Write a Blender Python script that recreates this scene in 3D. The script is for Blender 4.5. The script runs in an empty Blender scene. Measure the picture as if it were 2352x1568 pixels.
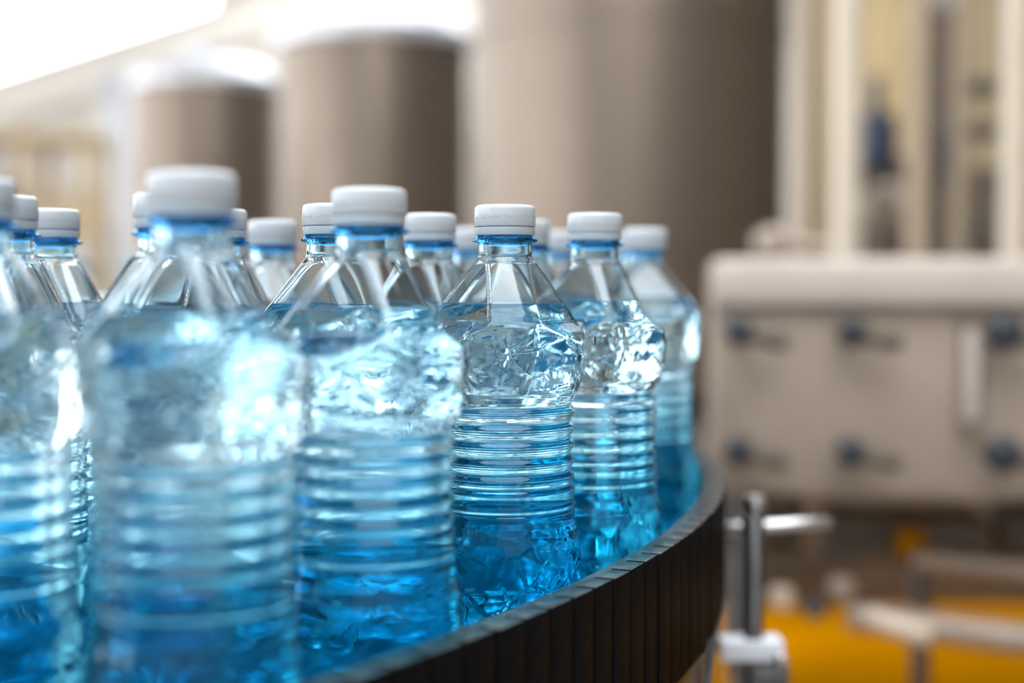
import bpy, bmesh, math, random
import numpy as np
from mathutils import Vector, Matrix

random.seed(7)
rng = np.random.default_rng(11)
S = bpy.context.scene
COL = S.collection
PI = math.pi

# ------------------------------------------------------------------ camera
FPX = 2352 * 50 / 36
CAM_Z = 0.178
PITCH = math.atan((784 - 645) / FPX)
cam_data = bpy.data.cameras.new('camera')
cam_data.lens = 50
cam_data.sensor_width = 36
cam_data.clip_start = 0.02
cam_data.clip_end = 200
cam_data.dof.use_dof = True
cam_data.dof.focus_distance = 0.672
cam_data.dof.aperture_fstop = 3.0
cam = bpy.data.objects.new('camera', cam_data)
cam.location = (0, 0, CAM_Z)
cam.rotation_euler = (PI / 2 - PITCH, 0, 0)
COL.objects.link(cam)
S.camera = cam

# ------------------------------------------------------------------ world, exposure
world = bpy.data.worlds.new('sky')
S.world = world
world.use_nodes = True
wn = world.node_tree.nodes
wn['Background'].inputs['Color'].default_value = (0.93, 0.97, 1.0, 1)
wn['Background'].inputs['Strength'].default_value = 6.0

S.view_settings.view_transform = 'Standard'
S.view_settings.look = 'None'
S.view_settings.gamma = 1
S.view_settings.use_curve_mapping = False
S.view_settings.exposure = 0.3

cy = S.cycles
cy.max_bounces = 12
cy.transmission_bounces = 12
cy.glossy_bounces = 6
cy.diffuse_bounces = 3
cy.transparent_max_bounces = 24
cy.sample_clamp_indirect = 6
cy.blur_glossy = 0.6
cy.use_denoising = True
cy.use_adaptive_sampling = True
cy.adaptive_threshold = 0.1
try:
    cy.denoiser = 'OPENIMAGEDENOISE'
except Exception:
    pass


def at(px, py, t):
    """a point of the place: pixel direction of the photograph and its distance"""
    x = (px - 1176) / FPX
    y = -(py - 784) / FPX
    return Vector((x * t, (math.cos(PITCH) + y * math.sin(PITCH)) * t,
                   CAM_Z + (-math.sin(PITCH) + y * math.cos(PITCH)) * t))


# ------------------------------------------------------------------ materials
def mat_new(name):
    m = bpy.data.materials.new(name)
    m.use_nodes = True
    nt = m.node_tree
    nt.nodes.clear()
    out = nt.nodes.new('ShaderNodeOutputMaterial')
    return m, nt, out


def pbr(name, col, rough=0.5, metal=0.0, var=0.12, scale=6.0, bump=0.0, bscale=40.0, stretch=None, spec=0.5):
    m, nt, out = mat_new(name)
    p = nt.nodes.new('ShaderNodeBsdfPrincipled')
    p.inputs['Roughness'].default_value = rough
    p.inputs['Metallic'].default_value = metal
    p.inputs['Specular IOR Level'].default_value = spec
    tc = nt.nodes.new('ShaderNodeTexCoord')
    src = tc.outputs['Object']
    if stretch:
        mp = nt.nodes.new('ShaderNodeMapping')
        mp.inputs['Scale'].default_value = stretch
        nt.links.new(src, mp.inputs['Vector'])
        src = mp.outputs['Vector']
    n = nt.nodes.new('ShaderNodeTexNoise')
    n.inputs['Scale'].default_value = scale
    n.inputs['Detail'].default_value = 4
    nt.links.new(src, n.inputs['Vector'])
    r = nt.nodes.new('ShaderNodeValToRGB')
    r.color_ramp.elements[0].position = 0.3
    r.color_ramp.elements[1].position = 0.7
    r.color_ramp.elements[0].color = tuple(c * (1 - var) for c in col) + (1,)
    r.color_ramp.elements[1].color = tuple(min(1, c * (1 + var)) for c in col) + (1,)
    nt.links.new(n.outputs['Fac'], r.inputs['Fac'])
    nt.links.new(r.outputs['Color'], p.inputs['Base Color'])
    if bump:
        n2 = nt.nodes.new('ShaderNodeTexNoise')
        n2.inputs['Scale'].default_value = bscale
        nt.links.new(src, n2.inputs['Vector'])
        b = nt.nodes.new('ShaderNodeBump')
        b.inputs['Strength'].default_value = bump
        b.inputs['Distance'].default_value = 0.001
        nt.links.new(n2.outputs['Fac'], b.inputs['Height'])
        nt.links.new(b.outputs['Normal'], p.inputs['Normal'])
    nt.links.new(p.outputs['BSDF'], out.inputs['Surface'])
    return m


def soften(m, col, fac):
    """mat, fine-grained surface: only part of it is glossy"""
    nt = m.node_tree
    p = nt.nodes['Principled BSDF']
    out = nt.nodes['Material Output']
    d = nt.nodes.new('ShaderNodeBsdfDiffuse')
    d.inputs['Color'].default_value = (*col, 1)
    mx = nt.nodes.new('ShaderNodeMixShader')
    mx.inputs['Fac'].default_value = fac
    nt.links.new(d.outputs['BSDF'], mx.inputs[1])
    nt.links.new(p.outputs['BSDF'], mx.inputs[2])
    nt.links.new(mx.outputs['Shader'], out.inputs['Surface'])


def glass(name, col, ior, rough=0.0):
    m, nt, out = mat_new(name)
    g = nt.nodes.new('ShaderNodeBsdfGlass')
    g.inputs['Color'].default_value = (*col, 1)
    g.inputs['IOR'].default_value = ior
    g.inputs['Roughness'].default_value = rough
    nt.links.new(g.outputs['BSDF'], out.inputs['Surface'])
    return m


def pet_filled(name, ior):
    """blue-tinted bottle wall with water behind it; blue light from the deck is put into the tint towards the base"""
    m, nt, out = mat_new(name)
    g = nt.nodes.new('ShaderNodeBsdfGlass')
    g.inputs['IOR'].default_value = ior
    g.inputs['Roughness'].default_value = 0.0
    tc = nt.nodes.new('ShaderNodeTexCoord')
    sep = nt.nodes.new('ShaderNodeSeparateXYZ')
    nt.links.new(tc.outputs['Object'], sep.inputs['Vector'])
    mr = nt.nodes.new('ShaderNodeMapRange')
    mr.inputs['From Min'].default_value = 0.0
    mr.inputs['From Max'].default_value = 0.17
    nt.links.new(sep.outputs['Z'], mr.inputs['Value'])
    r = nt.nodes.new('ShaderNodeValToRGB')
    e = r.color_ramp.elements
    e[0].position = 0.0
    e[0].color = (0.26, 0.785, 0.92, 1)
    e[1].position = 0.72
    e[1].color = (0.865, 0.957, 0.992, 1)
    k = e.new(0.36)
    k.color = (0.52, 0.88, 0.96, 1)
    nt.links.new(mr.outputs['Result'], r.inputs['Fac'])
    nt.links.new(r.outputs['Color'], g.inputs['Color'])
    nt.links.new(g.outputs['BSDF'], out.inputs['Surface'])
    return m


def cap_material(name, code=False, col=(0.86, 0.915, 0.97)):
    m, nt, out = mat_new(name)
    d = nt.nodes.new('ShaderNodeBsdfDiffuse')
    t = nt.nodes.new('ShaderNodeBsdfTranslucent')
    t.inputs['Color'].default_value = (0.78, 0.88, 0.96, 1)
    g = nt.nodes.new('ShaderNodeBsdfGlossy')
    g.inputs['Roughness'].default_value = 0.18
    f = nt.nodes.new('ShaderNodeFresnel')
    f.inputs['IOR'].default_value = 1.5
    m1 = nt.nodes.new('ShaderNodeMixShader')
    m1.inputs['Fac'].default_value = 0.32
    m2 = nt.nodes.new('ShaderNodeMixShader')
    if code:
        # faint ink-jet date code: a thin broken row of marks round the cap
        tc = nt.nodes.new('ShaderNodeTexCoord')
        sep = nt.nodes.new('ShaderNodeSeparateXYZ')
        nt.links.new(tc.outputs['Object'], sep.inputs['Vector'])
        band = nt.nodes.new('ShaderNodeMath'); band.operation = 'COMPARE'
        band.inputs[1].default_value = 0.2085; band.inputs[2].default_value = 0.0009
        nt.links.new(sep.outputs['Z'], band.inputs[0])
        n = nt.nodes.new('ShaderNodeTexNoise'); n.inputs['Scale'].default_value = 900
        nt.links.new(tc.outputs['Object'], n.inputs['Vector'])
        th = nt.nodes.new('ShaderNodeMath'); th.operation = 'GREATER_THAN'; th.inputs[1].default_value = 0.52
        nt.links.new(n.outputs['Fac'], th.inputs[0])
        mu = nt.nodes.new('ShaderNodeMath'); mu.operation = 'MULTIPLY'
        nt.links.new(band.outputs[0], mu.inputs[0]); nt.links.new(th.outputs[0], mu.inputs[1])
        mx = nt.nodes.new('ShaderNodeMixRGB')
        mx.inputs['Color1'].default_value = (*col, 1)
        mx.inputs['Color2'].default_value = (0.69, 0.76, 0.86, 1)
        nt.links.new(mu.outputs[0], mx.inputs['Fac'])
        nt.links.new(mx.outputs['Color'], d.inputs['Color'])
    else:
        d.inputs['Color'].default_value = (*col, 1)
    nt.links.new(d.outputs['BSDF'], m1.inputs[1])
    nt.links.new(t.outputs['BSDF'], m1.inputs[2])
    nt.links.new(f.outputs['Fac'], m2.inputs['Fac'])
    nt.links.new(m1.outputs['Shader'], m2.inputs[1])
    nt.links.new(g.outputs['BSDF'], m2.inputs[2])
    nt.links.new(m2.outputs['Shader'], out.inputs['Surface'])
    return m


def emis(name, col, s):
    m, nt, out = mat_new(name)
    e = nt.nodes.new('ShaderNodeEmission')
    e.inputs['Color'].default_value = (*col, 1)
    e.inputs['Strength'].default_value = s
    nt.links.new(e.outputs['Emission'], out.inputs['Surface'])
    return m


M = {}
M['pet_shell'] = glass('pet_shell', (0.94, 0.978, 0.995), 1.5)
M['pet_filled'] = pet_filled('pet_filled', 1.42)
M['pet_neck'] = glass('pet_neck', (0.84, 0.95, 0.995), 1.42)
M['pet_ring'] = glass('pet_ring', (0.42, 0.78, 0.985), 1.42)
M['water'] = glass('water', (0.97, 0.99, 1.0), 1.33)
M['cap'] = cap_material('cap_plastic', True)
M['band'] = cap_material('band_plastic', False, (0.74, 0.86, 0.965))
M['blue_belt'] = pbr('blue_belt', (0.001, 0.036, 0.074), 0.35, var=0.15, scale=30, bump=0.2)
M['black'] = pbr('black_plastic', (0.006, 0.006, 0.0065), 0.3, var=0.3, scale=40, bump=0.3, bscale=300)
soften(M['black'], (0.006, 0.006, 0.0065), 0.16)
M['black_ring'] = pbr('black_plastic_worn', (0.010, 0.011, 0.013), 0.3, var=0.3, scale=40, spec=0.6)
M['drum'] = pbr('drum_steel', (0.30, 0.25, 0.20), 0.45, 0.6, scale=12)
M['steel'] = pbr('brushed_steel', (0.62, 0.60, 0.60), 0.28, 1.0, var=0.08, scale=30)
M['steel_dark'] = pbr('dark_steel', (0.20, 0.20, 0.21), 0.3, 1.0, var=0.15, scale=30)
M['white_plastic'] = pbr('white_plastic', (0.78, 0.82, 0.9), 0.35, var=0.03)
M['tank'] = pbr('tank_steel', (0.25, 0.198, 0.157), 0.38, 0.7, var=0.08, scale=1.2, stretch=(1, 1, 0.25))
M['tank_lid'] = pbr('tank_lid', (0.80, 0.82, 0.86), 0.3, 0.4, var=0.04)
M['wall'] = pbr('cream_wall', (0.93, 0.86, 0.77), 0.8, var=0.04, scale=0.6)
M['roof'] = pbr('grey_roof', (0.66, 0.66, 0.67), 0.8, var=0.06, scale=0.8)
M['wall_warm'] = pbr('warm_wall', (0.66, 0.53, 0.38), 0.8, var=0.06, scale=0.8)
M['wall_front'] = pbr('front_wall', (0.68, 0.67, 0.66), 0.8, var=0.06, scale=0.8)
M['wall_brown'] = pbr('brown_wall', (0.12, 0.10, 0.085), 0.8, var=0.06, scale=0.8)
M['floor'] = pbr('concrete_floor', (0.17, 0.145, 0.12), 0.6, var=0.12, scale=2.5)
M['yellow'] = pbr('yellow_epoxy', (0.45, 0.178, 0.0005), 0.5, var=0.2, scale=2.5, spec=0.0)
M['taupe'] = pbr('taupe_steel', (0.43, 0.345, 0.28), 0.4, 0.25, var=0.08, scale=9)
M['taupe_light'] = pbr('pale_steel', (0.62, 0.535, 0.475), 0.4, 0.2, var=0.06, scale=9)
M['knob'] = pbr('dark_knob', (0.03, 0.035, 0.045), 0.35, var=0.2)
M['pipe_cream'] = pbr('cream_pipe', (0.66, 0.57, 0.455), 0.4, 0.1, var=0.05, scale=3)
M['pipe_tan'] = pbr('tan_pipe', (0.42, 0.325, 0.23), 0.45, 0.1, var=0.06, scale=3)
M['brown'] = pbr('brown_enamel_and_shadow', (0.13, 0.10, 0.075), 0.5, var=0.15)
M['navy'] = pbr('navy_enamel', (0.03, 0.045, 0.09), 0.4, var=0.1)
M['ochre'] = pbr('ochre_paint', (0.62, 0.46, 0.24), 0.6, var=0.08, scale=2)
M['pale_board'] = pbr('pale_board', (0.40, 0.31, 0.19), 0.6, var=0.08, scale=2)
M['glint'] = pbr('pale_glint', (0.72, 0.58, 0.46), 0.3, var=0.03)  # pale colour stands in for bright highlights on the tube and one roller
M['lamp'] = emis('lamp_glow', (1.0, 0.93, 0.85), 4.0)
M['bulb_yellow'] = emis('yellow_signal', (1.0, 0.62, 0.02), 1.6)


# ------------------------------------------------------------------ helpers
def link(name, me, parent=None, mats=()):
    for m in mats:
        me.materials.append(M[m])
    o = bpy.data.objects.new(name, me)
    COL.objects.link(o)
    if parent is not None:
        o.parent = parent
    return o


def tag(o, label, cat, group=None):
    o['label'] = label
    o['category'] = cat
    if group:
        o['group'] = group
    return o


def structure(o, label=None):
    o['kind'] = 'structure'
    if label:
        o['label'] = label
    return o


def empty(name, loc=(0, 0, 0), rz=0.0):
    o = bpy.data.objects.new(name, None)
    o.location = loc
    o.rotation_euler = (0, 0, rz)
    o.empty_display_size = 0.05
    COL.objects.link(o)
    return o


def bm_mesh(name, bm, smooth=None):
    bmesh.ops.recalc_face_normals(bm, faces=bm.faces[:])
    me = bpy.data.meshes.new(name)
    bm.to_mesh(me)
    bm.free()
    if smooth:
        for p in me.polygons:
            p.use_smooth = True
        try:
            me.set_sharp_from_angle(angle=math.radians(smooth))
        except Exception:
            pass
    return me


def add_box(bm, c, s, bevel=0.0, rot=None):
    r = bmesh.ops.create_cube(bm, size=1.0)
    vs = r['verts']
    for v in vs:
        v.co = Vector((v.co.x * s[0], v.co.y * s[1], v.co.z * s[2]))
    if bevel:
        es = list({e for v in vs for e in v.link_edges})
        b = bmesh.ops.bevel(bm, geom=es, offset=bevel, segments=2, affect='EDGES', profile=0.6)
        vs = list({v for f in b['faces'] for v in f.verts} | {v for v in vs if v.is_valid})
    for v in vs:
        if rot is not None:
            v.co = rot @ v.co
        v.co += Vector(c)


def box(name, c, s, mat, parent=None, bevel=0.0, rot=None):
    bm = bmesh.new()
    add_box(bm, c, s, bevel, rot)
    return link(name, bm_mesh(name, bm, 40 if bevel else None), parent, (mat,))


def add_rod(bm, a, b, r, seg=20, bevel=0.0):
    a, b = Vector(a), Vector(b)
    d = b - a
    L = d.length
    q = d.to_track_quat('Z', 'Y').to_matrix()
    prof = [(0, r)] if not bevel else [(0, r - bevel), (bevel, r)]
    prof += [(L, r)] if not bevel else [(L - bevel, r), (L, r - bevel)]
    rings = []
    for h, rr in prof:
        rings.append([bm.verts.new(a + q @ Vector((rr * math.cos(2 * PI * i / seg), rr * math.sin(2 * PI * i / seg), h))) for i in range(seg)])
    for k in range(len(rings) - 1):
        for i in range(seg):
            j = (i + 1) % seg
            bm.faces.new((rings[k][i], rings[k][j], rings[k + 1][j], rings[k + 1][i]))
    bm.faces.new(list(reversed(rings[0])))
    bm.faces.new(rings[-1])


def rod(name, a, b, r, mat, parent=None, seg=24, bevel=0.0):
    bm = bmesh.new()
    add_rod(bm, a, b, r, seg, bevel)
    return link(name, bm_mesh(name, bm, 50), parent, (mat,))


def lathe(name, prof, mat, parent=None, seg=64, closed=False, smooth=40, loc=(0, 0, 0)):
    """prof: list of (r, z). Revolved about the z axis; ends on r = 0 are closed"""
    bm = bmesh.new()
    rings = []
    for r, z in prof:
        if r < 1e-7:
            rings.append([bm.verts.new((loc[0], loc[1], z + loc[2]))])
        else:
            rings.append([bm.verts.new((loc[0] + r * math.cos(2 * PI * i / seg), loc[1] + r * math.sin(2 * PI * i / seg), z + loc[2])) for i in range(seg)])
    n = len(rings)
    for k in range(n if closed else n - 1):
        A, B = rings[k], rings[(k + 1) % n]
        for i in range(seg):
            j = (i + 1) % seg
            if len(A) == 1 and len(B) == 1:
                continue
            if len(A) == 1:
                bm.faces.new((A[0], B[j], B[i]))
            elif len(B) == 1:
                bm.faces.new((A[i], A[j], B[0]))
            else:
                bm.faces.new((A[i], A[j], B[j], B[i]))
    return link(name, bm_mesh(name, bm, smooth), parent, (mat,))


def copy_tree(o, parent=None):
    c = o.copy()
    COL.objects.link(c)
    c.parent = parent
    for ch in list(o.children):
        copy_tree(ch, c)
    return c


# ------------------------------------------------------------------ the hall
FLOOR_Z = -0.9
BACK_Y = 24.0


def quad_wall(name, pts, mat, thick=0.2, hole=None):
    """polygon pts (x, z) in the plane y = BACK_Y, extruded backwards; hole is another polygon"""
    bm = bmesh.new()
    def prism(poly):
        f = [bm.verts.new((x, BACK_Y, z)) for x, z in poly]
        b = [bm.verts.new((x, BACK_Y + thick, z)) for x, z in poly]
        bm.faces.new(f); bm.faces.new(list(reversed(b)))
        n = len(poly)
        for i in range(n):
            j = (i + 1) % n
            bm.faces.new((f[i], b[i], b[j], f[j]))
    for poly in pts:
        prism(poly)
    return link(name, bm_mesh(name, bm), None, (mat,))


o = box('floor', (-18, 12, FLOOR_Z - 0.05), (76, 60, 0.1), 'floor'); structure(o)

# back wall with a tall window up at the left whose sill climbs with the roof line
def bw(px, py):
    p = at(px, py, BACK_Y / math.cos(PITCH))
    k = BACK_Y / p.y
    return (p.x * k, CAM_Z + (p.z - CAM_Z) * k)


w0 = bw(-90, 200)      # window corners
w1 = bw(487, 12)
wtop = 6.0
quad = quad_wall('wall_back', [
    [(-9.2, FLOOR_Z), (w0[0], FLOOR_Z), (w0[0], wtop), (-9.2, wtop)],
    [(w0[0], FLOOR_Z), (w1[0], FLOOR_Z), w1, w0],
    [(w1[0], FLOOR_Z), (7.3, FLOOR_Z), (7.3, wtop), (w1[0], wtop)]], 'wall')
structure(quad)
structure(box('wall_right', (7.2, 9.3, 2.5), (0.2, 29.6, 7), 'wall_brown'))
structure(box('wall_front', (-1, -5.5, 2.5), (16.4, 0.2, 7), 'wall_front'))
# left wall with a row of tall windows; unseen roof, skylight strips added to light bottles, rim and back wall
RX0, RX1 = -9.2, 7.3
WIN = [(-4.6, -2.8), (-1.4, 0.4), (1.8, 3.6), (5.0, 6.8), (8.2, 10.0), (11.4, 13.2), (14.6, 16.4), (17.8, 19.6)]
bm = bmesh.new()
add_box(bm, (-9.1, 9.3, -0.45), (0.2, 29.8, 0.9))
add_box(bm, (-9.1, 9.3, 5.35), (0.2, 29.8, 1.3))
ys = [-5.6] + [v for w in WIN for v in w] + [24.2]
for k in range(0, len(ys), 2):
    add_box(bm, (-9.1, (ys[k] + ys[k + 1]) / 2, 2.35), (0.2, ys[k + 1] - ys[k], 4.7))
structure(link('wall_left', bm_mesh('wall_left', bm), None, ('roof',)))
for k, (y0, y1) in enumerate(WIN):
    bm = bmesh.new()
    yc = (y0 + y1) / 2
    for y in (y0 + .03, yc, y1 - .03):
        add_box(bm, (-9.1, y, 2.35), (0.08, 0.06, 4.7))
    for z in (0.03, 1.6, 3.2, 4.67):
        add_box(bm, (-9.1, yc, z), (0.07, y1 - y0, 0.06))
    structure(link('window_%d' % (k + 1), bm_mesh('window_frame', bm), None, ('tank_lid',)))
bm = bmesh.new()
SKY = [(-4.6, -0.4), (0.8, 3.2), (4.8, 6.6), (10.0, 12.0), (16.0, 22.3)]
ys = [-5.6] + [v for w in SKY for v in w] + [24.2]
for k in range(0, len(ys), 2):
    add_box(bm, ((RX0 + RX1) / 2, (ys[k] + ys[k + 1]) / 2, 6.1), (RX1 - RX0, ys[k + 1] - ys[k], 0.2))
for x0, x1 in ((RX0, -3.4), (3.4, RX1)):
    for y0, y1 in SKY:
        add_box(bm, ((x0 + x1) / 2, (y0 + y1) / 2, 6.1), (x1 - x0, y1 - y0, 0.2))
structure(link('ceiling', bm_mesh('ceiling', bm), None, ('roof',)))

# ------------------------------------------------------------------ the rotary table
TC = Vector((-0.913, 1.099, 0))
TR = 1.067
ZT = 0.045
ZB = -0.028
DECK = -0.025
table = empty('rotary_table', (TC.x, TC.y, FLOOR_Z))
tag(table, 'round rotary accumulation table with black slatted rim and blue deck', 'rotary table')
UP = -FLOOR_Z      # table parts are written in table space, deck at UP

o = lathe('deck', [(0, UP + DECK), (TR - 0.0152, UP + DECK), (TR - 0.0152, UP + DECK - 0.02), (0, UP + DECK - 0.02)], 'blue_belt', table, 160)
o['label'] = 'saturated blue deck'
o = lathe('rim_ring', [(TR - 0.0150, UP - 0.03), (TR - 0.0150, UP + ZT - 0.002), (TR - 0.0140, UP + ZT - 0.0006),
                   (TR - 0.0098, UP + ZT - 0.0006), (TR - 0.0098, UP - 0.045), (TR - 0.0150, UP - 0.045)], 'black_ring', table, 256, True)
PITCH_A = 0.0212 / TR
SL_W = 0.0188


def slat_mesh():
    bm = bmesh.new()
    add_box(bm, (TR - 0.0050, 0, (ZT + ZB) / 2 + UP), (0.0100, SL_W, ZT - ZB), 0.0007)
    return bm_mesh('slat', bm, 30)


sm = slat_mesh()
sm.materials.append(M['black'])
sm.materials.append(M['black_ring'])      # top edge worn shiny
for p_ in sm.polygons:
    if p_.normal.z > 0.9:
        p_.material_index = 1
a0, a1 = math.radians(-112), math.radians(48)
n_sl = int((a1 - a0) / PITCH_A)
for i in range(n_sl):
    s = bpy.data.objects.new('slat', sm)
    COL.objects.link(s)
    s.parent = table
    s.rotation_euler = (0, 0, a0 + i * PITCH_A + random.uniform(-0.0002, 0.0002))
    s.scale = (1 + random.uniform(-0.0003, 0.0003), 1, 1)
# the far arc of the same slats, out of the near view
bm = bmesh.new()
nf = int(2 * PI / PITCH_A) - n_sl
for i in range(nf):
    a = a0 + (n_sl + i) * PITCH_A
    R3 = Matrix.Rotation(a, 3, 'Z')
    add_box(bm, R3 @ Vector((TR - 0.0050, 0, (ZT + ZB) / 2 + UP)), (0.0100, SL_W, ZT - ZB), 0, R3)
far = link('slat_run', bm_mesh('slat_run', bm), table, ('black',))
far['kind'] = 'stuff'
lathe('drum', [(TR - 0.018, UP + ZB), (TR - 0.018, UP - 0.20), (TR - 0.05, UP - 0.21), (TR - 0.05, UP + ZB)], 'drum', table, 160, True)
for k in range(6):
    a = k * PI / 3 + 0.2
    rod('leg', (0.8 * math.cos(a), 0.8 * math.sin(a), 0), (0.8 * math.cos(a), 0.8 * math.sin(a), UP - 0.045), 0.03, 'steel', table)

# ------------------------------------------------------------------ the bottle
NT = 288
TH = np.linspace(0, 2 * PI, NT, endpoint=False)
WATER_Z = 167.0
PROF = np.array([(-25, 27), (-24, 31.5), (-22, 34.6), (-19, 36.4), (-13, 37.2), (45, 37.2), (54, 36.6), (58, 35.2), (61, 34.5), (64, 34.3),
                 (121, 34.5), (123, 35.3), (124.5, 36.4), (127, 36.9), (133, 37.6), (142, 38.7), (149, 39.2), (153, 39.2), (155.5, 38.8), (158, 37.6),
                 (188, 14.2), (189.2, 13.5), (190.5, 13.3)])
GROOVES = [(69.6, -0.7, 0.8), (67.6, 1.0, 1.0), (79.5, 1.4, 1.5), (86.5, 2.2, 2.3), (94.5, 2.2, 2.3), (102.5, 2.2, 2.3), (110.5, 2.2, 2.3), (118, 2.0, 2.0)]


def base_r(z):
    r = np.interp(z, PROF[:, 0], PROF[:, 1])
    for gz, d, w in GROOVES:
        r = r - d * np.exp(-((z - gz) / w) ** 2)
    return r


def make_relief():
    """crystal-like facets and star creases moulded into the two bellies"""
    circ = 2 * PI * 38.0
    items = []
    for (zlo, zhi, ncell, nstar, amp) in ((122, 161, 34, 17, 1.0), (-21, 60, 60, 34, 0.95)):
        seeds = np.c_[rng.uniform(0, circ, ncell), rng.uniform(zlo, zhi, ncell)]
        grads = rng.normal(0, 0.028, (ncell, 2)) * amp
        offs = rng.uniform(-0.12, 0.0, ncell) * amp
        segs = []
        for _ in range(nstar):
            c = np.array([rng.uniform(0, circ), rng.uniform(zlo + 6, zhi - 7)])
            na = rng.integers(3, 6)
            ph = rng.uniform(0, 2 * PI)
            for k in range(na):
                a = ph + 2 * PI * k / na + rng.uniform(-0.35, 0.35)
                L = rng.uniform(6, 14)
                segs.append((c, c + L * np.array([math.cos(a), math.sin(a)]), rng.choice([-1.0, 1.0, 1.0])))
        items.append((zlo, zhi, seeds, grads, offs, segs, amp))
    return circ, items


CIRC, RELIEF = make_relief()


def relief(z):
    u = TH / (2 * PI) * CIRC
    d = np.zeros(NT)
    for zlo, zhi, seeds, grads, offs, segs, amp in RELIEF:
        if not (zlo <= z <= zhi):
            continue
        fade = min(1.0, (z - zlo) / 5.0, (zhi - z) / 8.0)
        du = (u[:, None] - seeds[None, :, 0] + CIRC / 2) % CIRC - CIRC / 2
        dz = z - seeds[None, :, 1]
        k = np.argmin(du ** 2 + (1.15 * dz) ** 2, axis=1)
        ii = np.arange(NT)
        d += fade * (offs[k] + grads[k, 0] * du[ii, k] + grads[k, 1] * dz[0, k])
        for a, b, sg in segs:
            if min(a[1], b[1]) - 2.5 > z or max(a[1], b[1]) + 2.5 < z:
                continue
            ab = b - a
            L2 = (ab ** 2).sum()
            pu = (u - a[0] + CIRC / 2) % CIRC - CIRC / 2
            pz = z - a[1]
            t = np.clip((pu * ab[0] + pz * ab[1]) / L2, 0, 1)
            dist = np.hypot(pu - t * ab[0], pz - t * ab[1])
            d += fade * sg * 0.5 * amp * (1 - 0.7 * t) * np.clip(1 - dist / 1.1, 0, 1)
    return d


def smoothstep(a, b, x):
    t = min(1, max(0, (x - a) / (b - a)))
    return t * t * (3 - 2 * t)


FACETS = [PI / 2 * 0 + k * 2 * PI / 3 for k in range(3)]


def outer(z, ribs=True):
    R = float(base_r(z))
    r = np.full(NT, R)
    if 146 < z < 190.3:
        # three flat shoulder planes cut into the cone, ribbed along their edges
        ap = np.interp(z, [167, 190], [0.766 * 30.6, 12.7])
        if z < 167:
            ap = 0.766 * 30.6 + (167 - z) * (0.766 * 30.6 - 12.7) / 23
        ratio = min(1.0, ap / R)
        ratio = ratio + (1 - ratio) * (1 - smoothstep(147, 160, z))
        half = math.acos(min(1, ratio))
        for f in FACETS:
            dth = (TH - f + PI) % (2 * PI) - PI
            inside = np.abs(dth) < half
            plane = np.where(inside, ratio * R / np.cos(np.where(inside, dth, 0)), R)
            r = np.minimum(r, plane)
            if ribs:
                e = (np.abs(np.abs(dth) - half)) * R
                w = smoothstep(150, 160, z) * (1 - smoothstep(186, 190, z))
                r = r + 1.7 * w * np.exp(-(e / 1.15) ** 2)
    return r + relief(z)


def rows_between(z0, z1, step):
    n = max(2, int(round((z1 - z0) / step)) + 1)
    return list(np.linspace(z0, z1, n))


class Grid:
    def __init__(self):
        self.v, self.f, self.m, self.n = [], [], [], 0

    def ring(self, r, z):
        zz = np.full(NT, z) if np.isscalar(z) else z
        self.v.append(np.c_[r * np.cos(TH), r * np.sin(TH), zz] * 0.001)
        k = self.n
        self.n += NT
        return k

    def point(self, z):
        self.v.append(np.array([[0, 0, z * 0.001]]))
        self.n += 1
        return self.n - 1

    def bridge(self, a, b, mat, flip=False):
        i = np.arange(NT); j = (i + 1) % NT
        q = np.c_[a + i, a + j, b + j, b + i]
        if flip:
            q = q[:, ::-1]
        self.f.extend(q.tolist()); self.m.extend([mat] * NT)

    def fan(self, a, p, mat, up=True):
        for i in range(NT):
            j = (i + 1) % NT
            self.f.append((a + i, a + j, p) if up else (a + j, a + i, p))
            self.m.append(mat)

    def mesh(self, name):
        me = bpy.data.meshes.new(name)
        me.from_pydata(np.concatenate(self.v), [], self.f)
        me.polygons.foreach_set('material_index', self.m)
        me.polygons.foreach_set('use_smooth', [True] * len(self.f))
        me.update()
        return me


INNER_W = 0.75


def body_mesh():
    """outer skin from base to neck, and the inner skin of the air space above the water"""
    g = Grid()
    zs = rows_between(-25, -17, 1.0) + rows_between(-16, 60, 0.9) + rows_between(60.6, 122, 0.55) + rows_between(122.6, WATER_Z, 0.8)
    prev = None
    for z in zs:
        k = g.ring(outer(z), z)
        if prev is None:
            a = g.ring(outer(z) * 0.55, -21.0)
            g.bridge(a, k, 0)
            g.fan(a, g.point(-20.0), 0, False)
        else:
            g.bridge(prev, k, 0)
        prev = k
    zu = rows_between(WATER_Z, 190.5, 0.7)
    outs = [prev] + [g.ring(outer(z), z) for z in zu[1:]]
    ins = [g.ring(outer(z, False) - (INNER_W if z < 187 else 1.1), z) for z in zu]
    for k in range(len(zu) - 1):
        g.bridge(outs[k], outs[k + 1], 1)
        g.bridge(ins[k], ins[k + 1], 1, True)
    g.bridge(outs[-1], ins[-1], 1)
    return g.mesh('body')


def water_mesh():
    """the water surface with its meniscus climbing the wall"""
    g = Grid()
    r = outer(WATER_Z, False) - INNER_W
    prev = g.ring(r, WATER_Z)
    for dr, dz in ((0.5, -0.55), (1.4, -0.9), (5, -1.0), (12, -1.0)):
        k = g.ring(r - dr, WATER_Z + dz)
        g.bridge(prev, k, 0)
        prev = k
    g.fan(prev, g.point(WATER_Z - 1.0), 0, True)
    return g.mesh('water')


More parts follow.
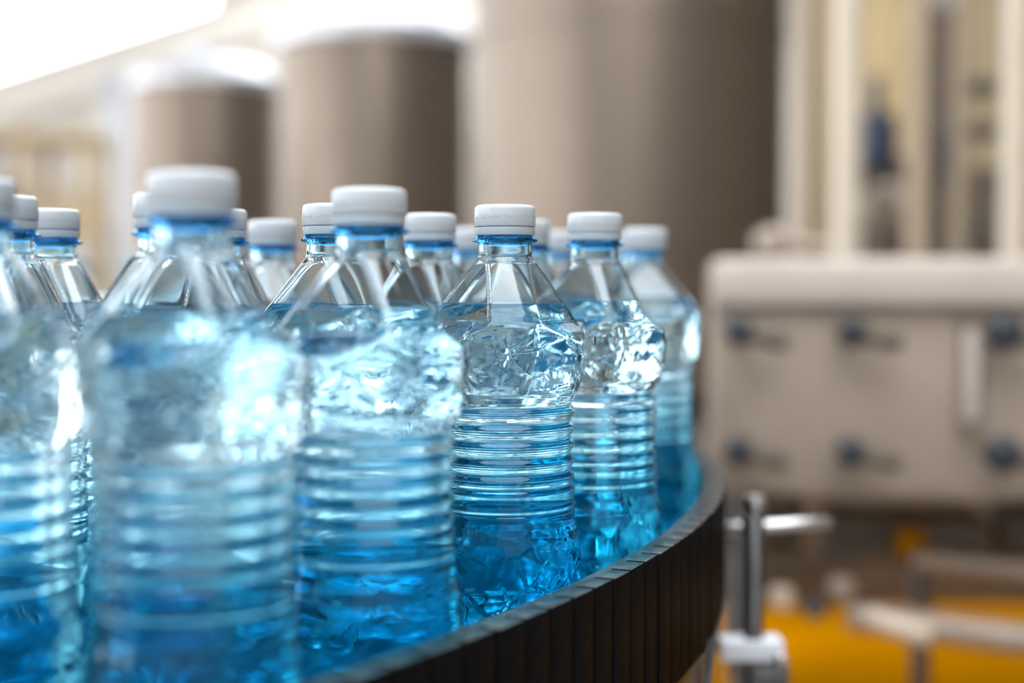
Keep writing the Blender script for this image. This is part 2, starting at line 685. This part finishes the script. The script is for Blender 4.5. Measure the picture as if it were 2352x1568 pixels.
def make_bottle():
    root = empty('water_bottle')
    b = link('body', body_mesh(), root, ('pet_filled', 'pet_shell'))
    w = link('water', water_mesh(), root, ('water',))
    w['label'] = 'still clear water'
    mm = 0.001
    # neck tube and transfer ring
    n = lathe('neck', [(13.3 * mm, .1906), (13.1 * mm, .1925), (13.0 * mm, .1955), (13.0 * mm, .2085), (11.3 * mm, .2085), (11.3 * mm, .1925), (11.9 * mm, .1906)],
              'pet_neck', root, 72, True)
    rg = lathe('support_ring', [(13.1 * mm, .1962), (15.3 * mm, .1967), (16.0 * mm, .1972), (15.9 * mm, .1979), (14.2 * mm, .1985), (13.6 * mm, .1996), (13.1 * mm, .1998)],
               'pet_ring', n, 72, True)
    rg['label'] = 'blue neck support ring'
    # cap: hollow, rounded top edge, tamper band below
    z0, z1 = .2042, .2150
    ro, ri = 15.0 * mm, 13.6 * mm
    prof = [(ri, z0), (ro - .0002, z0), (ro, z0 + .0004), (ro - .0001, z1 - .0026)]
    for k in range(1, 7):
        a = k / 6 * PI / 2
        prof.append((ro - .0001 - .0022 * (1 - math.cos(a)), z1 - .0026 + .0022 * math.sin(a)))
    prof += [(ro - .004, z1 - .0002), (ro - .009, z1), (0, z1), (0, z1 - .0016), (ri - .001, z1 - .0016), (ri, z1 - .003)]
    # closed profile; axis points are joined by the lathe
    c = lathe('cap', prof, 'cap', root, 96, True, 50)
    tb = lathe('tamper_band', [(13.5 * mm, .2000), (14.45 * mm, .2000), (14.6 * mm, .2004), (14.7 * mm, .2036), (14.4 * mm, .2039), (13.5 * mm, .2039)], 'band', c, 96, True)
    for ch in root.children:
        ch.location.z = -DECK
    return root


proto = make_bottle()
G = 'water bottles crowded on the rotary table'
RZ = math.radians
# (cap centre px, distance, turn of the facet away from the camera direction, label)
BOTTLES = [
    (443, .484, -30, 'large blurred water bottle in the left foreground, first along the slatted rim'),
    (849, .571, -30, 'slightly blurred water bottle left of the sharpest bottle, second along the slatted rim'),
    (1160, .695, -52, 'sharpest water bottle at the slatted rim, crisp cap and star relief'),
    (1366, .78, -32, 'water bottle at the slatted rim just right of the sharpest one'),
    (1482, 1.0, 10, 'farthest rim bottle at the right end of the crowd, soft focus'),
    (-60, .515, -20, 'blurred water bottle cut off by the left edge, nearest of that edge'),
    (8, .62, -35, 'water bottle at left edge, cap between a blurred and a smaller sharp cap'),
    (117, .735, -25, 'smallest and farthest in of the three bottles at the left edge'),
    (392, .6, 15, 'bottle hidden behind the large foreground bottle, its cap peeking out on the left'),
    (502, .735, -40, 'bottle hidden behind the large foreground bottle, its cap peeking out on the right'),
    (627, .87, -10, 'small blurred bottle standing alone between the two foreground bottles'),
    (767, .685, -35, 'sharp bottle half hidden behind the left side of the second rim bottle'),
    (986, .785, -30, 'bottle behind and right of the second rim bottle, left of the sharpest'),
    (1080, 1.0, 20, 'faint far bottle peeking out left of the sharpest cap'),
    (1207, .866, -30, 'bottle behind the sharpest one, cap peeking out on its right'),
    (1290, 1.06, 40, 'faint far bottle peeking out left of the fourth rim cap'),
    (1455, 1.14, -15, 'bottle hidden behind the farthest rim bottle, cap edge showing on its left'),
]
first = True


def place(x, y, rz, label, group):
    global first
    if first:
        b = proto
        first = False
    else:
        b = copy_tree(proto)
    b.location = (x, y, DECK + 0.0002)
    b.rotation_euler = (0, 0, rz)
    tag(b, label, 'bottle', group)
    return b


for px, t, turn, label in BOTTLES:
    p = at(px, 645, t)
    # facet azimuth: 'turn' degrees to the right of facing the camera
    face = math.atan2(-p.y, -p.x)
    place(p.x, p.y, face + RZ(turn), label, G)

# far side of the table: more bottles round the far rim
ORD = ['leftmost', 'second from left', 'third from left', 'fourth from left', 'fifth from left', 'sixth from left', 'seventh from left', 'rightmost']
for k in range(8):
    a = RZ(94 - 5.2 * k)
    R = TR - (.062, .066, .06, .064, .068, .061, .066, .06)[k]
    place(TC.x + R * math.cos(a), TC.y + R * math.sin(a), random.uniform(0, 6.28),
          ORD[k] + ' of the distant blurred bottles lined up at the far rim', 'bottles along the far rim of the table')

# ------------------------------------------------------------------ guide post with cross rod and clamp
pt = at(1733, 1165, 1.07)
post = empty('guide_post', (pt.x, pt.y, FLOOR_Z))
tag(post, 'steel guide post with cross rod and white clamp beside the rim', 'post')
h = pt.z - FLOOR_Z
rod('upright', (0, 0, 0), (0, 0, h), 0.0073, 'steel_dark', post, 28, 0.001)
lathe('foot', [(0, 0), (0.05, 0), (0.05, 0.012), (0.02, 0.02), (0, 0.02)], 'steel', post, 32)
lathe('end_cap', [(0, h - .001), (0.0088, h - .001), (0.0092, h + .003), (0.0075, h + .0085), (0, h + .0095)], 'steel', post, 32)
hr = at(1733, 1218, 1.07).z - FLOOR_Z
rod('cross_rod', (-0.024, 0.016, hr - .002), (0.062, 0.018, hr + .003), 0.0048, 'steel', post, 24, 0.0008)
box('rod_holder', (0, 0.009, hr), (0.017, 0.020, 0.018), 'steel_dark', post, 0.002)
hc = at(1733, 1492, 1.07).z - FLOOR_Z
cl = box('clamp', (-0.002, 0.002, hc), (0.047, 0.026, 0.016), 'white_plastic', post, 0.003)
rod('clamp_screw', (0.018, -0.012, hc - .004), (0.018, -0.022, hc - .004), 0.005, 'steel', cl, 18, 0.001)
box('clamp_bracket', (0.012, -0.004, hc - .022), (0.026, 0.016, 0.024), 'steel_dark', post, 0.002)
lathe('signal_button', [(0, -.006), (.007, -.006), (.0085, 0), (.007, .006), (0, .009)], 'yellow', post, 24, loc=(0.022, -0.006, hc - .040))

# ribbed cable hanging beside the drum
bm = bmesh.new()
ca, cb = at(1641, 1395, .985), at(1606, 1700, .92)
nb = 46
for k in range(nb):
    p = ca.lerp(cb, k / nb)
    q = ca.lerp(cb, (k + .62) / nb)
    add_rod(bm, p, q, 0.0047, 12, 0.0006)
add_rod(bm, ca, cb, 0.0037, 10)
cab = link('ribbed_cable', bm_mesh('ribbed_cable', bm, 40), None, ('steel_dark',))
tag(cab, 'thin dark ribbed cable hanging beside the slatted rim', 'cable')

# ------------------------------------------------------------------ machine cabinet at the right
c0 = at(1640, 645, 2.08)
cab_root = empty('machine_cabinet', (c0.x, c0.y, FLOOR_Z), RZ(-7))
tag(cab_root, 'taupe steel machine cabinet with round dark knobs behind the table', 'machine')
UPC = -FLOOR_Z
zt = CAM_Z + 0.034
zb = CAM_Z - 0.322
W = 1.1
box('housing', (W / 2, 0.30, UPC + (zt + zb) / 2), (W, 0.55, zt - zb), 'taupe', cab_root, 0.012)
box('top_flange', (W / 2 - .003, 0.012, UPC + zt - 0.036), (W, 0.05, 0.066), 'taupe_light', cab_root, 0.01)
for i, (x0, x1) in enumerate(((0.015, 0.352), (0.385, 0.74), (0.76, 1.08))):
    d = box('door_panel', ((x0 + x1) / 2, 0.022, UPC + (zt - .078 + zb + .012) / 2), (x1 - x0, 0.014, zt - .078 - zb - .012), 'taupe', cab_root, 0.004)
    kx = ((0.035, 0.195), (0.405, 0.60), (0.8, 1.0))[i]
    for zz in (CAM_Z - 0.072, CAM_Z - 0.245):
        for x in kx:
            r = 0.021 if i == 0 else 0.026
            bm = bmesh.new()
            add_rod(bm, (x, 0.016, UPC + zz), (x, -0.018, UPC + zz), r * .6, 20)
            add_rod(bm, (x, -0.016, UPC + zz), (x, -0.045, UPC + zz), r, 24, 0.004)
            link('knob', bm_mesh('knob', bm, 50), d, ('knob',))
            rod('knob_shadow', (x, -0.03, UPC + zz), (x + .07, -0.03, UPC + zz - .018), .0125, 'brown', d, 20, .004)  # brown bar standing in for the shadow each knob casts
box('hinge_strip', (0.366, 0.004, UPC + zt - .17), (0.02, 0.03, 0.13), 'taupe_light', cab_root, 0.004)
for x in (0.05, W - .05):
    for y in (0.06, 0.52):
        rod('leg', (x, y, .35), (x, y, UPC + zb), 0.022, 'steel_dark', cab_root)

# conveyor frame under and in front of the cabinet
cf = at(1900, 1300, 2.3)
fr = empty('conveyor_frame', (cf.x, cf.y, FLOOR_Z), RZ(-12))
tag(fr, 'low steel conveyor frame with tubular rails under the machine cabinet', 'conveyor frame')


def fz(py, t=2.3):
    return at(1900, py, t).z - FLOOR_Z


rod('rail', (0.13, -0.05, fz(1262)), (0.62, -0.07, fz(1300)), 0.016, 'taupe', fr)
rod('rail', (0.03, -0.12, fz(1372)), (0.62, -0.14, fz(1440)), 0.022, 'taupe', fr)
rod('rail', (-0.20, 0.05, fz(1380)), (0.10, -0.02, fz(1250)), 0.014, 'brown', fr)
rod('bright_tube', (0.055, -0.20, fz(1345)), (0.145, -0.21, fz(1382)), 0.016, 'glint', fr, 24, 0.004)
for x, py, rm in ((-0.07, 1325, 'glint'), (0.02, 1300, 'taupe'), (-0.02, 1345, 'steel_dark')):
    lathe('roller_end', [(0, -.016), (.016, -.014), (.021, 0), (.016, .014), (0, .016)], rm, fr, 24, loc=(x, -0.16, fz(py)))
box('motor_block', (0.12, 0.1, fz(1240)), (0.26, 0.18, 0.075), 'brown', fr, 0.012)
box('gear_box', (-0.12, 0.14, fz(1230)), (0.16, 0.16, 0.10), 'brown', fr, 0.012)
box('motor_block', (0.45, 0.14, fz(1235)), (0.36, 0.2, 0.09), 'brown', fr, 0.012)
lathe('signal_cover', [(0, -.022), (.022, -.022), (.026, 0), (.018, .02), (0, .026)], 'yellow', fr, 24, loc=(0.13, -0.02, fz(1232)))
for x in (-0.2, 0.15, 0.55):
    rod('leg', (x, 0.05, .35), (x, 0.05, fz(1250)), 0.016, 'steel_dark', fr)

# yellow platform that carries the machine
PLZ = 0.35
pf = empty('yellow_platform', (1.5, 2.65, FLOOR_Z))
tag(pf, 'yellow coated platform under the machine cabinet and conveyor frame', 'platform')
box('deck_plate', (0, 0, PLZ - .02), (2.44, 1.1, .04), 'yellow', pf, .006)
for x in (-1.1, 0, 1.1):
    for y in (-.48, .48):
        box('leg', (x, y, (PLZ - .04) / 2), (.08, .08, PLZ - .04), 'steel_dark', pf, .006)
box('back_plate', (0, .535, PLZ + .2), (2.44, .02, .40), 'brown', pf, .004)
box('toe_board', (0, -.54, PLZ - .1), (2.44, .015, .16), 'yellow', pf, .004)

# ------------------------------------------------------------------ tanks
def tank(px, t, r, htop, label):
    p = at(px, 645, t)
    root = empty('storage_tank', (p.x, p.y, FLOOR_Z))
    tag(root, label, 'tank', 'steel storage tanks')
    H = htop - FLOOR_Z
    lathe('shell', [(0, 0.25), (r * .55, 0.32), (r, 0.55), (r, H), (r - .03, H), (r - .03, 0.6), (0, .4)], 'tank', root, 96)
    lathe('rim_band', [(r - .02, H - .06), (r + .035, H - .06), (r + .045, H - .02), (r + .045, H + .05), (r + .02, H + .07), (r - .02, H + .07)], 'tank_lid', root, 96, True)
    prof = [(r - .01, H + .05)]
    for k in range(1, 7):
        a = k / 6 * PI / 2
        prof.append((r * math.cos(a) if k < 6 else 0, H + .05 + 0.24 * math.sin(a)))
    lathe('dome_lid', prof, 'tank_lid', root, 96)
    mh = lathe('manhole', [(0.0, H + .26), (.2, H + .26), (.2, H + .36), (.23, H + .37), (.23, H + .40), (0, H + .42)], 'tank_lid', root, 32)
    for k in range(3):
        a = k * 2 * PI / 3 + .5
        rod('leg', (.7 * r * math.cos(a), .7 * r * math.sin(a), 0), (.7 * r * math.cos(a), .7 * r * math.sin(a), .5), .06, 'steel', root)
    for z in (H * .38, H * .72):
        lathe('seam', [(r - .005, z - .02), (r + .008, z - .015), (r + .008, z + .015), (r - .005, z + .02)], 'tank', root, 96, True)
    return root


tank(1440, 7.6, .83, 2.35, 'largest nearest steel tank filling the middle of the background')
tank(862, 12.2, .81, CAM_Z + 2.02, 'middle steel tank with pale lid, second from the right')
tank(478, 15.4, .78, CAM_Z + 2.10, 'farthest small steel tank with a bright white lid at the left')

# ------------------------------------------------------------------ vertical pipes at the right
def pipe(px, t, wpx, mat, label, z0=FLOOR_Z, flanges=()):
    p = at(px, 645, t)
    r = wpx * t / FPX / 2
    root = empty('vertical_pipe', (p.x, p.y, z0))
    tag(root, label, 'pipe')
    rod('tube', (0, 0, 0), (0, 0, 3.6), r, mat, root, 28)
    for z in flanges + (0.02,):
        lathe('flange', [(r * .9, z), (r * 1.5, z), (r * 1.5, z + .03), (r * .9, z + .03)], mat, root, 28, True)
    return root


pipe(1848, 4.7, 46, 'pipe_tan', 'slim tan vertical pipe next to the largest tank')
pipe(1943, 4.2, 66, 'pipe_cream', 'thick cream vertical pipe, second right of the largest tank')
pipe(2108, 4.4, 58, 'pipe_tan', 'thick tan vertical pipe in the middle of the pipe row')
pipe(2200, 4.6, 38, 'pipe_tan', 'slim tan vertical pipe beside the thick tan one')
pipe(2328, 4.1, 62, 'pipe_cream', 'thick cream vertical pipe at the right edge of the picture')

# dark switch column and valves among the pipes
p = at(2158, 645, 4.8)
sc = empty('switch_column', (p.x, p.y, FLOOR_Z))
tag(sc, 'dark brown control column standing between the tan pipes', 'control column')
box('column', (0, 0, 1.0), (.09, .1, 2.0), 'brown', sc, .01)
box('head', (0, -.01, 2.02), (.11, .12, .12), 'steel', sc, .02)
box('screen', (0, -.06, 1.5), (.06, .02, .16), 'navy', sc, .005)
p = at(2012, 320, 4.6)
v = empty('pipe_valve', (p.x, p.y, p.z))
tag(v, 'dark blue round valve on a bracket between the pipes', 'valve')
lathe('hand_wheel', [(.03, -.08), (.06, -.08), (.07, 0), (.06, .08), (.03, .08)], 'navy', v, 24, True)
rod('stem', (0, 0, -.12), (0, 0, .2), .02, 'navy', v)
rod('bracket', (-.1, 0, -.1), (.09, 0, -.1), .02, 'brown', v)
rod('stand_pipe', (0, 0, FLOOR_Z - p.z), (0, 0, -.1), .018, 'brown', v)
p = at(2035, 480, 4.85)
v = empty('pump_motor', (p.x, p.y, FLOOR_Z))
tag(v, 'brown pump with rounded housing low between the pipes', 'pump')
hz = p.z - FLOOR_Z
box('base', (0, 0, (hz - .1) / 2), (.14, .14, hz - .1), 'brown', v, .01)
rod('housing', (0, -.1, hz), (0, .1, hz), .085, 'taupe', v, 28, .02)
box('terminal_box', (.03, 0, hz + .13), (.09, .1, .09), 'brown', v, .01)
for py, lab in ((200, 'upper small dark junction box near the right edge pipe'), (300, 'middle small dark junction box near the right edge pipe'), (535, 'lower large dark junction box near the right edge pipe')):
    p = at(2257, py, 4.7)
    big = py > 500
    jb = empty('junction_box', p)
    tag(jb, lab, 'junction box', 'junction boxes between the pipes')
    box('case', (0, 0, 0), (.085, .08, .15 if big else .05), 'brown', jb, .008)
    rod('conduit', (0, 0.03, -.09 if big else -.05), (0, 0.03, .09 if big else .05), .012, 'pipe_tan', jb)
p = at(1775, 560, 3.38)
v = empty('gear_pump', (p.x, p.y, FLOOR_Z))
tag(v, 'small round taupe pump at the foot of the largest tank', 'pump')
hz = p.z - FLOOR_Z
rod('housing', (0, -.05, hz), (0, .08, hz), .038, 'taupe', v, 28, .01)
box('stand', (0, 0, (hz - .03) / 2), (.05, .08, hz - .03), 'brown', v, .006)
rod('outlet', (0.02, 0, hz), (.13, 0, hz - .01), .018, 'taupe', v)

p = at(2110, 645, 5.7)
dc = empty('dark_cabinet', (p.x, p.y, FLOOR_Z))
tag(dc, 'low dark brown cabinet standing behind the pipe row', 'cabinet')
hz = at(2110, 390, 5.7).z - FLOOR_Z
box('cabinet_body', (0, 0, hz / 2), (.56, .3, hz), 'brown', dc, .012)
for x in (-.135, .135):
    dd = box('cabinet_door', (x, -.155, hz / 2), (.25, .02, hz - .1), 'brown', dc, .006)
    rod('handle', (x * .25, -.175, hz * .72), (x * .25, -.175, hz * .8), .008, 'steel', dd)

# partition panel behind the pipes
p = at(2250, 645, 6.6)
pan = empty('partition_panel', (p.x, p.y, FLOOR_Z))
tag(pan, 'pale yellow partition of upright boards behind the pipe row', 'partition')
for k in range(8):
    box('board', (-0.68 + k * .235, random.uniform(-.004, .004), 1.6), (.225, .03, 3.2), 'ochre' if k in (1, 4) else 'pale_board', pan, .004)
box('top_rail', (0.14, -.03, 2.55), (1.9, .05, .1), 'pipe_tan', pan, .01)
box('bottom_rail', (0.14, -.03, 0.75), (1.9, .05, .1), 'pipe_tan', pan, .01)

# ------------------------------------------------------------------ left background
p = at(275, 645, 17)
colm = empty('white_column', (p.x, p.y, FLOOR_Z))
tag(colm, 'pale white square column left of the farthest tank', 'column')
hz = at(275, 190, 17).z - FLOOR_Z
box('shaft', (0, 0, hz / 2), (.30, .30, hz), 'tank_lid', colm, .02)
box('capital', (0, 0, hz + .05), (.4, .4, .1), 'tank_lid', colm, .02)
box('plinth', (0, 0, .1), (.42, .42, .2), 'tank_lid', colm, .02)

p = at(90, 645, 12)
sh = empty('storage_rack', (p.x, p.y, FLOOR_Z))
tag(sh, 'ochre storage rack with crates at the far left', 'rack')
hz = at(90, 300, 12).z - FLOOR_Z
for x in (-.9, 0.0, .5):
    for y in (-.3, .3):
        box('rack_post', (x, y, hz / 2), (.07, .07, hz), 'ochre', sh, .006)
for z in (.25, .9, 1.5, hz - .1):
    box('shelf', (-.2, 0, z), (1.5, .7, .06), 'ochre', sh, .006)
for (x, z, w, hh, m, lab) in ((-.5, .93, .5, .42, 'pipe_cream', 'cream crate on the middle shelf of the ochre rack'),
                              (.24, .93, .42, .36, 'wall_warm', 'tan crate on the middle shelf of the ochre rack'),
                              (-.5, 1.53, .5, .4, 'pipe_cream', 'cream crate on the upper shelf of the ochre rack'),
                              (.24, 1.53, .4, .3, 'wall_warm', 'tan crate on the upper shelf of the ochre rack')):
    cr = empty('crate', (sh.location.x + x, sh.location.y, FLOOR_Z + z))
    tag(cr, lab, 'crate', 'crates on the ochre rack')
    box('crate_body', (0, 0, hh / 2), (w, .44, hh), m, cr, .02)
    box('crate_lip', (0, 0, hh - .03), (w + .04, .48, .05), m, cr, .01)

# sloping roof beam below the window
b0, b1 = at(-260, 335, 18.5), at(640, 40, 18.5)
d = b1 - b0
rt = d.to_track_quat('X', 'Z').to_matrix()
bm = bmesh.new()
add_box(bm, (b0 + b1) / 2, (d.length, .3, .46), .02, rt)
o = link('trim_2', bm_mesh('trim_2', bm, 30), None, ('wall',)); structure(o, 'sloping cream roof beam')

# lamp hanging high above the tanks
p = at(690, 48, 14)
lp = empty('hanging_lamp', p)
tag(lp, 'small lit lamp hanging high above the middle tank', 'lamp')
lathe('bulb', [(0, -.09), (.06, -.07), (.09, 0), (.06, .06), (0, .08)], 'lamp', lp, 24)
lathe('shade', [(.05, .12), (.16, .06), (.17, .05), (.17, .065), (.06, .14), (.05, .14)], 'tank_lid', lp, 32, True)
rod('cord', (0, 0, .12), (0, 0, 3.0), .012, 'steel', lp)
